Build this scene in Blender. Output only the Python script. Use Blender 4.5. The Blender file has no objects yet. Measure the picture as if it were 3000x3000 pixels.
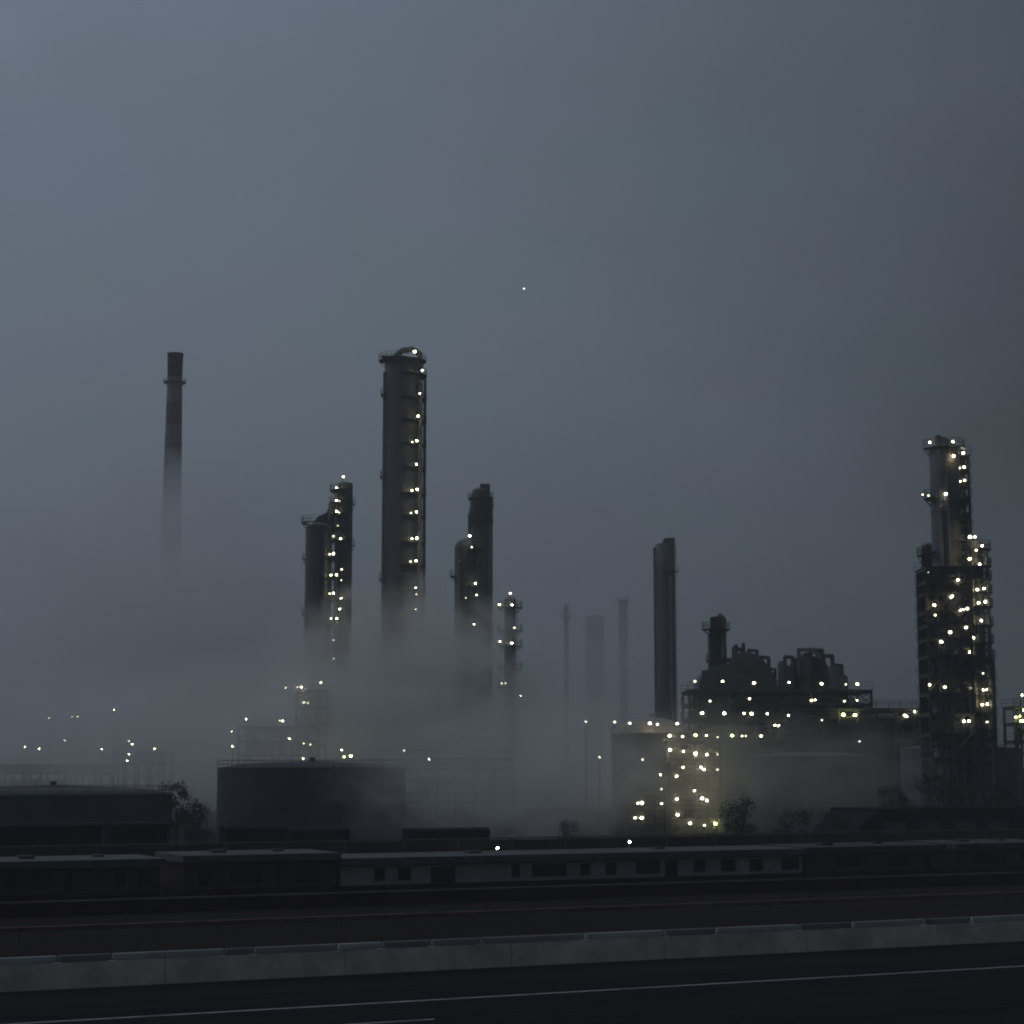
import bpy, math, random
from mathutils import Vector, Matrix
random.seed(7)
SC = bpy.context.scene
COL = SC.collection

# ------------------------------------------------------------------ camera
F = 5598.0                      # focal length in pixels of the 3000 px photograph
H = 10.0                        # eye height above the plain (elevated roadway)
PITCH = math.atan(750 / F)
cam_data = bpy.data.cameras.new("camera")
cam_data.sensor_width = 36
cam_data.lens = 36 * F / 3000
cam_data.clip_start = 0.5
cam_data.clip_end = 20000
cam = bpy.data.objects.new("camera", cam_data)
COL.objects.link(cam)
cam.location = (0, 0, H)
cam.rotation_euler = (math.pi / 2 + PITCH, 0, 0)
SC.camera = cam
SC.cycles.volume_bounces = 8
SC.cycles.max_bounces = 9
SC.cycles.diffuse_bounces = 2
SC.cycles.glossy_bounces = 2
SC.cycles.volume_step_rate = 1.0
SC.cycles.volume_max_steps = 128
SC.cycles.filter_width = 2.1
SC.cycles.use_denoising = True

# ------------------------------------------------------------------ world: dusk under thin overcast
SUN_EL, SUN_ROT = math.radians(3), math.radians(-50)
W_ = bpy.data.worlds.new("World")
SC.world = W_
W_.use_nodes = True
nt = W_.node_tree
N, L = nt.nodes, nt.links
N.clear()
out = N.new('ShaderNodeOutputWorld')
bg = N.new('ShaderNodeBackground')
sky = N.new('ShaderNodeTexSky')
sky.sky_type = 'NISHITA'
sky.sun_disc = False
sky.sun_elevation = SUN_EL
sky.sun_rotation = SUN_ROT
sky.dust_density = 3.0
tc = N.new('ShaderNodeTexCoord')


def wmath(op, a, b=None, c=None):
    n = N.new('ShaderNodeMath'); n.operation = op
    for i, v in enumerate((a, b, c)):
        if v is None: continue
        if isinstance(v, (int, float)): n.inputs[i].default_value = v
        else: L.new(v, n.inputs[i])
    return n.outputs[0]


dot = N.new('ShaderNodeVectorMath'); dot.operation = 'DOT_PRODUCT'
L.new(tc.outputs['Generated'], dot.inputs[0])
dot.inputs[1].default_value = Vector((-0.85, 0.42, 0.66)).normalized()
noi = N.new('ShaderNodeTexNoise'); noi.inputs['Scale'].default_value = 3.2
noi.inputs['Detail'].default_value = 5; noi.inputs['Roughness'].default_value = 0.5
mp = N.new('ShaderNodeMapping'); mp.inputs['Scale'].default_value = (1, 1, 2.2)
L.new(tc.outputs['Generated'], mp.inputs[0]); L.new(mp.outputs[0], noi.inputs['Vector'])
v = wmath('MULTIPLY_ADD', noi.outputs['Fac'], 0.22, -0.11)
v = wmath('ADD', dot.outputs['Value'], v)
ramp = N.new('ShaderNodeValToRGB')
L.new(v, ramp.inputs[0])
e = ramp.color_ramp.elements
e[0].position = 0.0; e[0].color = (0.028, 0.034, 0.040, 1)
e[1].position = 1.0; e[1].color = (0.34, 0.385, 0.46, 1)
for pos_, c_ in ((0.21, (0.034, 0.042, 0.051)), (0.38, (0.082, 0.101, 0.127)), (0.55, (0.118, 0.145, 0.184)), (0.72, (0.142, 0.174, 0.230))):
    k = ramp.color_ramp.elements.new(pos_); k.color = (*c_, 1)
mixs = N.new('ShaderNodeMix'); mixs.data_type = 'RGBA'; mixs.blend_type = 'ADD'
mixs.inputs[0].default_value = 1.0
sk = N.new('ShaderNodeMix'); sk.data_type = 'RGBA'; sk.blend_type = 'MULTIPLY'; sk.inputs[0].default_value = 1
L.new(sky.outputs[0], sk.inputs[6]); sk.inputs[7].default_value = (0.004, 0.004, 0.004, 1)
# a faint second noise shifts the hue of the cloud between violet and green grey
noi2 = N.new('ShaderNodeTexNoise'); noi2.inputs['Scale'].default_value = 9
noi2.inputs['Detail'].default_value = 3
L.new(mp.outputs[0], noi2.inputs['Vector'])
hr = N.new('ShaderNodeValToRGB')
hr.color_ramp.elements[0].position = 0.38; hr.color_ramp.elements[0].color = (0.985, 1.012, 0.985, 1)
hr.color_ramp.elements[1].position = 0.62; hr.color_ramp.elements[1].color = (1.012, 0.99, 1.012, 1)
L.new(noi2.outputs['Fac'], hr.inputs[0])
hm = N.new('ShaderNodeMix'); hm.data_type = 'RGBA'; hm.blend_type = 'MULTIPLY'; hm.inputs[0].default_value = 1
L.new(ramp.outputs[0], hm.inputs[6]); L.new(hr.outputs[0], hm.inputs[7])
L.new(hm.outputs[2], mixs.inputs[6]); L.new(sk.outputs[2], mixs.inputs[7])
L.new(mixs.outputs[2], bg.inputs[0])
# overcast law: the cloud deck is clearly brighter overhead as near the horizon
sepz = N.new('ShaderNodeSeparateXYZ'); L.new(tc.outputs['Generated'], sepz.inputs[0])
zr = N.new('ShaderNodeMapRange'); zr.interpolation_type = 'SMOOTHSTEP'
zr.inputs['From Min'].default_value = .36; zr.inputs['From Max'].default_value = 1.0
zr.inputs['To Min'].default_value = 1.0; zr.inputs['To Max'].default_value = 1.55
L.new(sepz.outputs['Z'], zr.inputs['Value']); L.new(zr.outputs[0], bg.inputs[1])
L.new(bg.outputs[0], out.inputs[0])

sd = bpy.data.lights.new("sun", 'SUN')
sd.energy = 0.02; sd.angle = math.radians(15); sd.color = (1, .93, .85)
sun = bpy.data.objects.new("sun", sd); COL.objects.link(sun)
sun.rotation_euler = Vector((-math.sin(-SUN_ROT) * -1, math.cos(SUN_ROT), math.sin(math.radians(12)))).to_track_quat('Z', 'Y').to_euler()
SC.view_settings.view_transform = 'Standard'
SC.view_settings.look = 'None'
SC.view_settings.exposure = 0
SC.view_settings.gamma = 1

# ------------------------------------------------------------------ picture <-> place
CP, SP = math.cos(PITCH), math.sin(PITCH)


def ray(px, py):
    a, b = (px - 1500) / F, (1500 - py) / F
    return Vector((a, CP - SP * b, SP + CP * b))


def W(px, py, Y):
    d = ray(px, py)
    return Vector((0, 0, H)) + d * (Y / d.y)


def G(px, py, z=0.0):
    d = ray(px, py)
    return Vector((0, 0, H)) + d * ((z - H) / d.z)


def on_line(px, py, O, u):
    d = ray(px, py); n = Vector((-u.y, u.x, 0))
    t = (O - Vector((0, 0, H))).dot(n) / d.dot(n)
    return Vector((0, 0, H)) + d * t


U = (G(3000, 2838) - G(0, 3012)); U.z = 0; U.normalize()
ANG = math.atan2(U.y, U.x)

# ------------------------------------------------------------------ materials
MATS = {}


def mat(name, col, rough=0.7, metal=0.0, var=0.35, scale=0.6, streak=False, bump=0.0, col2=None, along=None):
    if name in MATS: return MATS[name]
    m = bpy.data.materials.new(name); m.use_nodes = True
    t = m.node_tree; n = t.nodes; l = t.links
    b = n['Principled BSDF']
    c = n.new('ShaderNodeTexCoord'); mp_ = n.new('ShaderNodeMapping')
    mp_.inputs['Scale'].default_value = (scale, scale, scale * (0.15 if streak else 1))
    l.new(c.outputs['Object'], mp_.inputs[0])
    if along is not None:      # wear drawn out along the running direction of the road
        mp_.inputs['Rotation'].default_value = (0, 0, -along); mp_.vector_type = 'POINT'
        rot_ = mp_; mp_ = n.new('ShaderNodeMapping'); mp_.inputs['Scale'].default_value = (.03, 1.3, 1.0)
        rot_.inputs['Scale'].default_value = (1, 1, 1); l.new(rot_.outputs[0], mp_.inputs[0])
    no = n.new('ShaderNodeTexNoise'); no.inputs['Scale'].default_value = 1.0
    no.inputs['Detail'].default_value = 6; no.inputs['Roughness'].default_value = 0.65
    l.new(mp_.outputs[0], no.inputs['Vector'])
    r = n.new('ShaderNodeValToRGB')
    r.color_ramp.elements[0].position = 0.32; r.color_ramp.elements[1].position = 0.7
    lo = col2 or tuple(x * (1 - var) for x in col)
    hi = tuple(min(1, x * (1 + var)) for x in col)
    r.color_ramp.elements[0].color = (*lo, 1); r.color_ramp.elements[1].color = (*hi, 1)
    l.new(no.outputs['Fac'], r.inputs[0]); l.new(r.outputs[0], b.inputs['Base Color'])
    b.inputs['Roughness'].default_value = rough; b.inputs['Metallic'].default_value = metal
    b.inputs['Specular IOR Level'].default_value = .08 if rough > .8 else .3
    if bump:
        bn = n.new('ShaderNodeBump'); bn.inputs['Strength'].default_value = bump; bn.inputs['Distance'].default_value = 0.05
        l.new(no.outputs['Fac'], bn.inputs['Height']); l.new(bn.outputs[0], b.inputs['Normal'])
    MATS[name] = m
    return m


def glow(name, col, s):
    if name in MATS: return MATS[name]
    m = bpy.data.materials.new(name); m.use_nodes = True
    b = m.node_tree.nodes['Principled BSDF']
    b.inputs['Base Color'].default_value = (*col, 1)
    b.inputs['Emission Color'].default_value = (*col, 1)
    b.inputs['Emission Strength'].default_value = s
    MATS[name] = m
    return m


M_SHELL = mat('shell_cladding', (.165, .168, .175), .6, .15, .3, .35, streak=True)
M_SHELL2 = mat('shell_dark_paint', (.125, .127, .127), .6, .1, .35, .3, streak=True)
M_STEEL = mat('structural_steel', (.095, .095, .09), .6, .3, .3, .8)
M_GRATE = mat('grating_steel', (.10, .10, .09), .6, .4, .3, 1.2)
M_PIPE = mat('pipe_lagging', (.22, .215, .20), .5, .3, .3, .7)
M_RED = mat('stack_red_band', (.15, .085, .08), .75, 0, .35, .3, streak=True)
M_WHITE = mat('stack_white_band', (.26, .23, .23), .75, 0, .3, .3, streak=True)
M_SOOT = mat('stack_soot', (.025, .028, .032), .85, 0, .3, .4)
M_CONC = mat('parapet_concrete', (.60, .58, .52), .85, 0, .3, .5, bump=.3)
M_GALV = mat('galvanised_rail', (.50, .51, .52), .45, .35, .25, .5)
M_RUST = mat('rusted_rail', (.20, .11, .09), .75, .1, .4, .9)
M_ASPH = mat('asphalt', (.013, .012, .012), 1.0, 0, .75, .35, bump=.2, along=ANG)
M_LINE = mat('road_paint', (.55, .55, .53), .6, 0, .5, .8)
M_VERGE = mat('verge_soil', (.022, .011, .0095), 1.0, 0, .6, .25, bump=.4, col2=(.007, .005, .0045), along=ANG)
M_GROUND = mat('plain_soil', (.02, .02, .018), 1.0, 0, .45, .03, bump=.3)
M_WALLP = mat('cabin_pale_panel', (.34, .325, .32), .7, 0, .22, .5, streak=True)
M_ROOFP = mat('cabin_pale_roof', (.10, .10, .10), .7, 0, .25, .2)
M_WALLD = mat('cabin_brown_panel', (.08, .045, .04), .8, 0, .45, .4, streak=True)
M_PLINTH = mat('plinth_brick', (.06, .024, .022), .9, 0, .35, .8)
M_GLASSD = mat('dark_glass', (.01, .012, .014), .25, 0, .2, .5)
M_WAGON = mat('wagon_black', (.012, .014, .015), .85, 0, .4, .5, streak=True)
M_TANK = mat('tank_paint', (.06, .065, .075), .7, .05, .3, .15, streak=True)
M_LEAF = mat('foliage', (.03, .038, .024), .8, 0, .5, .5)
M_BARK = mat('bark', (.05, .04, .03), .9, 0, .4, 1.5)
M_BRICK = mat('boundary_wall_brown', (.075, .043, .04), .85, 0, .35, .5, streak=True)
G_WHITE = glow('lamp_white', (1, .91, .60), 38)
G_DIM = glow('lamp_weak', (1, .92, .64), 6)
G_WARM = glow('lamp_warm', (1, .80, .44), 42)
G_GREEN = glow('lamp_yellow_green', (.93, 1, .34), 38)
G_PLANE = glow('landing_light', (.9, .95, 1), 3)


# ------------------------------------------------------------------ mesh helpers
class MB:
    def __init__(s):
        s.v = []; s.f = []; s.m = []; s.sm = []

    def add(s, vs, fs, mi=0, smooth=False):
        o = len(s.v)
        s.v += [tuple(x) for x in vs]
        for f in fs:
            s.f.append(tuple(i + o for i in f)); s.m.append(mi); s.sm.append(smooth)

    def box(s, c, d, mi=0, rz=0.0):
        cx, cy, cz = c; a, b, h = d[0] / 2, d[1] / 2, d[2] / 2
        co, si = math.cos(rz), math.sin(rz)
        vs = [(cx + x * co - y * si, cy + x * si + y * co, cz + z) for z in (-h, h) for x, y in ((-a, -b), (a, -b), (a, b), (-a, b))]
        s.add(vs, [(3, 2, 1, 0), (4, 5, 6, 7), (0, 1, 5, 4), (1, 2, 6, 5), (2, 3, 7, 6), (3, 0, 4, 7)], mi)

    def bar(s, p, q, r, r2=None, n=6, mi=0, caps=True):
        p, q = Vector(p), Vector(q); d = q - p
        if d.length < 1e-6: return
        r2 = r if r2 is None else r2
        z = d.normalized(); x = z.orthogonal().normalized(); y = z.cross(x)
        vs = []
        for c, rr in ((p, r), (q, r2)):
            for i in range(n):
                a = 2 * math.pi * i / n
                vs.append(c + x * (rr * math.cos(a)) + y * (rr * math.sin(a)))
        fs = [(i, (i + 1) % n, n + (i + 1) % n, n + i) for i in range(n)]
        s.add(vs, fs, mi, n > 6)
        if caps:
            s.add(vs[:n], [tuple(reversed(range(n)))], mi); s.add(vs[n:], [tuple(range(n))], mi)

    def path(s, pts, r, n=8, mi=0):
        for a, b in zip(pts, pts[1:]): s.bar(a, b, r, None, n, mi)
        for p in pts[1:-1]: s.ball(p, r * 1.02, 8, 5, mi)

    def lathe(s, prof, c=(0, 0, 0), n=32, mi=0):
        vs = []; fs = []
        for r, z in prof:
            for i in range(n):
                a = 2 * math.pi * i / n
                vs.append((c[0] + r * math.cos(a), c[1] + r * math.sin(a), c[2] + z))
        for j in range(len(prof) - 1):
            for i in range(n):
                fs.append((j * n + i, j * n + (i + 1) % n, (j + 1) * n + (i + 1) % n, (j + 1) * n + i))
        s.add(vs, fs, mi, True)
        s.add(vs[-n:], [tuple(range(n))], mi)
        s.add(vs[:n], [tuple(reversed(range(n)))], mi)

    def ball(s, c, r, n=12, m=8, mi=0, sz=1.0):
        prof = [(max(1e-3, r * math.sin(math.pi * j / m)), -r * sz * math.cos(math.pi * j / m)) for j in range(m + 1)]
        s.lathe(prof, c, n, mi)

    def ring(s, r0, r1, z, t, a0, a1, c=(0, 0), mi=0):
        n = max(3, int(abs(a1 - a0) / 12))
        vs = []
        for i in range(n + 1):
            a = math.radians(a0 + (a1 - a0) * i / n); ca, sa = math.cos(a), math.sin(a)
            for rr, zz in ((r0, z), (r1, z), (r1, z + t), (r0, z + t)):
                vs.append((c[0] + rr * ca, c[1] + rr * sa, zz))
        fs = []
        for i in range(n):
            b, q = i * 4, i * 4 + 4
            for k_ in range(4): fs.append((b + k_, b + (k_ + 1) % 4, q + (k_ + 1) % 4, q + k_))
        fs += [(0, 3, 2, 1), (n * 4, n * 4 + 1, n * 4 + 2, n * 4 + 3)]
        s.add(vs, fs, mi)

    def hoop(s, r, z, a0, a1, rr=.03, c=(0, 0), mi=0):
        n = max(3, int(abs(a1 - a0) / 15)); P = []
        for i in range(n + 1):
            a = math.radians(a0 + (a1 - a0) * i / n)
            P.append((c[0] + r * math.cos(a), c[1] + r * math.sin(a), z))
        for a, b in zip(P, P[1:]): s.bar(a, b, rr, None, 4, mi, False)

    def mesh(s, name, mats):
        me = bpy.data.meshes.new(name)
        me.from_pydata(s.v, [], s.f)
        for m in (mats if isinstance(mats, (list, tuple)) else [mats]): me.materials.append(m)
        me.polygons.foreach_set('material_index', s.m)
        me.polygons.foreach_set('use_smooth', s.sm)
        me.update()
        return me

    def build(s, name, mats, parent=None, loc=(0, 0, 0), rz=0.0):
        return link(name, s.mesh(name, mats), parent, loc, rz)


def link(name, me, parent=None, loc=(0, 0, 0), rz=0.0, scale=1.0):
    o = bpy.data.objects.new(name, me); COL.objects.link(o)
    o.location = loc; o.rotation_euler = (0, 0, rz)
    if scale != 1.0: o.scale = (scale,) * 3
    if parent: o.parent = parent
    return o


def tag(o, label=None, cat=None, group=None, kind=None):
    if label: o['label'] = label
    if cat: o['category'] = cat
    if group: o['group'] = group
    if kind: o['kind'] = kind
    return o


def thing(name, label, cat, loc, rz=0.0, group=None):
    return tag(link(name, None, None, loc, rz), label, cat, group)


# one lamp mesh per kind of light; a small globe on a bracket with a hood
LM = {}


def lamp_mesh(kind):
    if kind in LM: return LM[kind]
    g = {'w': G_WHITE, 'd': G_DIM, 'o': G_WARM, 'g': G_GREEN}[kind]
    b = MB(); b.ball((0, 0, 0), .15, 10, 6, 0, .8)
    b.bar((0, 0, .17), (0, 0, .26), .1, .1, 8, 1)
    b.bar((0, .02, .25), (0, .75, .25), .035, None, 6, 1)
    LM[kind] = b.mesh('lamp', [g, M_STEEL])
    return LM[kind]


def lamps(root, Y, lst):
    """lst of (px, py, kind, size[, dY]); the lamps stay parts of what carries them"""
    for it in lst:
        px, py, kd, sz = it[:4]
        p = W(px, py, Y + (it[4] if len(it) > 4 else 0))
        o = link('lamp', lamp_mesh(kd), root, p - root.location, 0, sz)


# ------------------------------------------------------------------ setting: ground, road
U = (G(3000, 2838) - G(0, 3012)); U.z = 0; U.normalize()
ANG = math.atan2(U.y, U.x)


def strip_obj(name, P, half0, half1, z, m, s0=-90, s1=140, thick=None):
    """sheet along U around line through P; offsets half0..half1 to the far side"""
    nrm = Vector((-U.y, U.x, 0)); b = MB()
    n = 60; vs = []
    for i in range(n + 1):
        s_ = s0 + (s1 - s0) * i / n
        for h_ in (half0, half1):
            q = P + U * s_ + nrm * h_; vs.append((q.x, q.y, z))
    b.add(vs, [(2 * i, 2 * i + 2, 2 * i + 3, 2 * i + 1) for i in range(n)])
    return b.build(name, m)


g = MB(); S_ = 9000
g.add([(-S_, -400, 0), (S_, -400, 0), (S_, S_, 0), (-S_, S_, 0)], [(0, 1, 2, 3)])
tag(g.build('ground', M_GROUND), 'dark open ground of the refinery plain', kind='structure')
PL = G(1500, 2917)            # point on the painted edge line
tag(strip_obj('road', PL, -14, 5.5, .012, M_ASPH, -130, 190), 'dark asphalt road in the foreground', kind='structure')
tag(strip_obj('edge_line', PL, -.11, .11, .018, M_LINE, -130, 190), 'thin pale edge line on the near road', kind='structure')
b = MB(); nrm = Vector((-U.y, U.x, 0))
PD = G(1130, 2996)
for kx in range(-4, 1):
    q = PD + U * (kx * 12.0)
    b.box((q.x, q.y, .02), (4.2, .16, .008), 0, ANG)
tag(b.build('lane_line', M_LINE), 'broken pale lane line at the bottom edge of the road', kind='structure')
PB = G(1500, 2832)            # foot of the parapet
d_pb = (PB - PL).dot(nrm)
tag(strip_obj('verge', PB, .3, 45, .006, M_VERGE, -160, 260), 'dark reddish verge behind the parapet', kind='structure')
P1 = G(1500, 2664, .8); P1.z = 0
tag(strip_obj('service_road', P1, 1.2, 12, .012, M_ASPH, -160, 260), 'dark service road between the two rails', kind='structure')

# ------------------------------------------------------------------ parapet
HP = on_line(1500, 2745, PB, U).z
par = thing('concrete_parapet', 'pale concrete parapet with metal cap running along the road', 'parapet', (PB.x, PB.y, 0), ANG)
b = MB()
for i in range(-12, 17):
    x0 = i * 9.0
    b.add([(x0 + .02, -.02, 0), (x0 + 8.98, -.02, 0), (x0 + 8.98, .10, HP - .32), (x0 + .02, .10, HP - .32),
           (x0 + .02, .5, 0), (x0 + 8.98, .5, 0), (x0 + 8.98, .38, HP - .32), (x0 + .02, .38, HP - .32)],
          [(0, 1, 2, 3), (5, 4, 7, 6), (3, 2, 6, 7), (1, 5, 6, 2), (4, 0, 3, 7)])
b.build('wall', M_CONC, par)
M_CAP_GLINTS = [mat('cap_%s' % n_, c_, .5, .3, .3, .3) for n_, c_ in (('bright', (.62, .63, .64)), ('dull', (.30, .31, .32)), ('mid', (.44, .45, .46)))]  # bright and dull cap colours imitate reflections along the rail
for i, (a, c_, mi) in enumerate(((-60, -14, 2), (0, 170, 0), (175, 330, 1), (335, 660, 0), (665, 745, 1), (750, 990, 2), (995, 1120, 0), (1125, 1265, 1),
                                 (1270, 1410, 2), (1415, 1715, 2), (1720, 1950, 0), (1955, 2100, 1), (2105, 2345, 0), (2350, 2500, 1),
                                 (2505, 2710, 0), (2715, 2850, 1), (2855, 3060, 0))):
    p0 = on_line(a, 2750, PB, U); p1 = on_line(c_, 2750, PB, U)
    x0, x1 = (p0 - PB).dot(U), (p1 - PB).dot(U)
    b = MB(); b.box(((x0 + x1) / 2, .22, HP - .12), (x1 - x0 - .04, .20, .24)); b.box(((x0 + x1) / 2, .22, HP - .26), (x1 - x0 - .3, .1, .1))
    b.build('cap_rail', M_CAP_GLINTS[mi], par)
b = MB(); b.bar((0, 0, -.36), (0, 0, -.26), .06); RP = b.mesh('rail_post', M_STEEL)
for i in range(-15, 30): link('rail_post', RP, par, (i * 3.0, .22, HP))


def guardrail(P, top, label, m, post_m, s0, s1, hh=.31):
    r = thing('guardrail', label, 'guardrail', (P.x, P.y, 0), ANG)
    prof = [(0, 0), (-.08, .05), (-.08, .11), (0, .155), (-.08, .20), (-.08, .26), (0, hh)]
    b = MB(); n = int((s1 - s0) / 4)
    for i in range(n):
        x0 = s0 + i * 4; x1 = x0 + 4.02
        vs = [(x0, y, top - hh + z) for y, z in prof] + [(x1, y, top - hh + z) for y, z in prof]
        vs += [(x0, y + .02, top - hh + z) for y, z in prof] + [(x1, y + .02, top - hh + z) for y, z in prof]
        k_ = len(prof)
        b.add(vs, [(j, k_ + j, k_ + j + 1, j + 1) for j in range(k_ - 1)] + [(2 * k_ + j, 2 * k_ + j + 1, 3 * k_ + j + 1, 3 * k_ + j) for j in range(k_ - 1)])
    b.build('beam', m, r)
    b = MB(); b.box((0, .1, (top - .03) / 2), (.1, .14, top - .03)); pm = b.mesh('post', post_m)
    for i in range(n): link('post', pm, r, (s0 + i * 4 + 2, 0, 0))
    return r


guardrail(P1, .8, 'thin rusty guardrail nearest behind the concrete parapet', M_RUST, M_STEEL, -90, 180)
P2 = G(1500, 2600, 1.0); P2.z = 0
M_RAIL2 = mat('weathered_rail', (.17, .12, .11), .7, .2, .35, .4)
w2 = thing('low_wall', 'low brown wall with thin coping in front of the site cabins', 'wall', (P2.x, P2.y, 0), ANG)
b = MB(); b.box((0, .15, .44), (7.97, .22, .88)); wp = b.mesh('panel', M_PLINTH)
b = MB(); b.box((0, .15, .95), (7.96, .34, .13)); wc = b.mesh('coping', M_RAIL2)
for i in range(-12, 24): link('panel', wp, w2, (i * 8 + 4, 0, 0)); link('coping', wc, w2, (i * 8 + 4, 0, 0))
P3 = G(1500, 2455, 3.0); P3.z = 0
w3 = thing('boundary_wall', 'long brown panel wall behind the site cabins', 'wall', (P3.x, P3.y, 0), ANG)
b = MB(); b.box((0, 0, 1.42), (5.7, .16, 2.84)); wp = b.mesh('panel', M_BRICK)
for i in range(-20, 36): link('panel', wp, w3, (i * 6 + 3, 0, 0))
b = MB(); b.box((0, 0, 1.46), (.28, .3, 2.92)); wp = b.mesh('post', M_STEEL)
for i in range(-20, 37): link('post', wp, w3, (i * 6, 0, 0))
b = MB(); b.box((48, 0, 3.0), (336, .26, .14))
b.build('coping', M_RAIL2, w3)


# ------------------------------------------------------------------ site cabins
PC = P2 + nrm * 9


def cabin(label, px0, px1, py_roof, wall_m, roof_m, wins, base_m=M_PLINTH, depth=7.0, fascia=.55, strip=None, cat='building'):
    a = on_line(px0, 2560, PC, U); c = on_line(px1, 2560, PC, U)
    x0, x1 = (a - PC).dot(U), (c - PC).dot(U)
    zt = on_line((px0 + px1) / 2, py_roof, PC, U).z
    r = thing('site_cabin', label, cat, (PC + U * x0)[:2] + (0,), ANG, 'low site cabins in a row')
    Lx = x1 - x0
    b = MB()
    b.box((Lx / 2, depth / 2, .45), (Lx, depth, .9)); b.build('plinth', base_m, r)
    # wall with real openings
    z0, z1 = .9, zt - fascia - .12
    wz0, wz1 = z0 + .28, z1 - .12
    spans = []
    for wa, wc, kind in wins:
        s0 = (on_line(wa, 2570, PC, U) - PC).dot(U) - x0; s1 = (on_line(wc, 2570, PC, U) - PC).dot(U) - x0
        spans.append((max(.3, s0), min(Lx - .3, s1), kind))
    b = MB(); cur = 0.0
    for s0, s1, kind in spans:
        if s0 > cur: b.box(((cur + s0) / 2, .08, (z0 + z1) / 2), (s0 - cur, .16, z1 - z0))
        lo = z0 if kind == 'd' else wz0
        if lo > z0: b.box(((s0 + s1) / 2, .08, (z0 + lo) / 2), (s1 - s0, .16, lo - z0))
        b.box(((s0 + s1) / 2, .08, (wz1 + z1) / 2), (s1 - s0, .16, z1 - wz1))
        cur = s1
    b.box(((cur + Lx) / 2, .08, (z0 + z1) / 2), (Lx - cur, .16, z1 - z0))
    b.box((.08, depth / 2 + .08, (z0 + z1) / 2), (.16, depth - .16, z1 - z0)); b.box((Lx - .08, depth / 2 + .08, (z0 + z1) / 2), (.16, depth - .16, z1 - z0))
    b.box((Lx / 2, depth - .08, (z0 + z1) / 2), (Lx - .32, .15, z1 - z0))
    b.build('wall', wall_m, r)
    for s0, s1, kind in spans:
        lo = z0 if kind == 'd' else wz0
        f = MB(); t = .07
        f.box((s0 + t / 2, .06, (lo + wz1) / 2), (t, .18, wz1 - lo)); f.box((s1 - t / 2, .06, (lo + wz1) / 2), (t, .18, wz1 - lo))
        f.box(((s0 + s1) / 2, .06, wz1 - t / 2), (s1 - s0 - 2 * t, .18, t)); f.box(((s0 + s1) / 2, .06, lo + t / 2), (s1 - s0 - 2 * t, .18, t))
        nm = max(1, int((s1 - s0) / 1.2))
        for q in range(1, nm): f.box((s0 + (s1 - s0) * q / nm, .06, (lo + wz1) / 2), (.05, .1, wz1 - lo - 2 * t))
        fo = f.build('door' if kind == 'd' else 'window', M_STEEL, r)
        p_ = MB(); p_.box(((s0 + s1) / 2, .12, (lo + wz1) / 2), (s1 - s0 - 2 * t, .02, wz1 - lo - 2 * t - .01)); p_.build('pane', M_GLASSD, fo)
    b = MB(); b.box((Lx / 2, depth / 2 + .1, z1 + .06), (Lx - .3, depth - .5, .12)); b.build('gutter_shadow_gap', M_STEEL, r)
    b = MB(); b.box((Lx / 2, depth / 2, zt - fascia / 2), (Lx + .5, depth + .9, fascia))
    b.box((Lx * .3, depth * .5, zt + .12), (1.1, 1.0, .24)); b.box((Lx * .72, depth * .6, zt + .1), (.8, .8, .2))
    b.build('roof', roof_m, r)
    return r


cabin('dark brown low cabin with pale roof band at the left end of the row', -60, 470, 2520, M_WALLD, mat('roof_grey_left', (.10, .105, .105), .7), [(10, 150, 'w'), (185, 215, 'd'), (330, 372, 'w'), (400, 450, 'w')])
cabin('brown low cabin with grey roof between the dark cabin and the white cabin', 540, 985, 2502, M_WALLD, M_ROOFP, [(575, 625, 'w'), (670, 770, 'w'), (800, 822, 'd'), (860, 940, 'w')])
cabin('long white cabin with many small dark windows in the middle of the row', 1000, 2350, 2500, M_WALLP, M_ROOFP,
      [(1095, 1128, 'w'), (1165, 1205, 'w'), (1262, 1335, 'd'), (1498, 1524, 'w'), (1558, 1660, 'w'), (1700, 1730, 'w'), (1774, 1806, 'w'),
       (1862, 1935, 'w'), (1948, 1985, 'd'), (2033, 2066, 'w'), (2112, 2156, 'w'), (2196, 2236, 'w'), (2290, 2345, 'w')])
cabin('dark low cabin with dull roof right of the white cabin', 2362, 2760, 2478, M_WALLD, mat('roof_dull', (.06, .058, .06), .8), [(2450, 2530, 'w'), (2600, 2665, 'w'), (2700, 2730, 'd')])
cabin('dark low cabin with thin bright roof edge at the right end of the row', 2800, 3100, 2468, M_WALLD, mat('roof_dull_end', (.085, .08, .082), .8), [(2840, 2950, 'w'), (2990, 3020, 'w')])


# ------------------------------------------------------------------ freight wagons behind the wall
PW = P3 + nrm * 12


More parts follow.
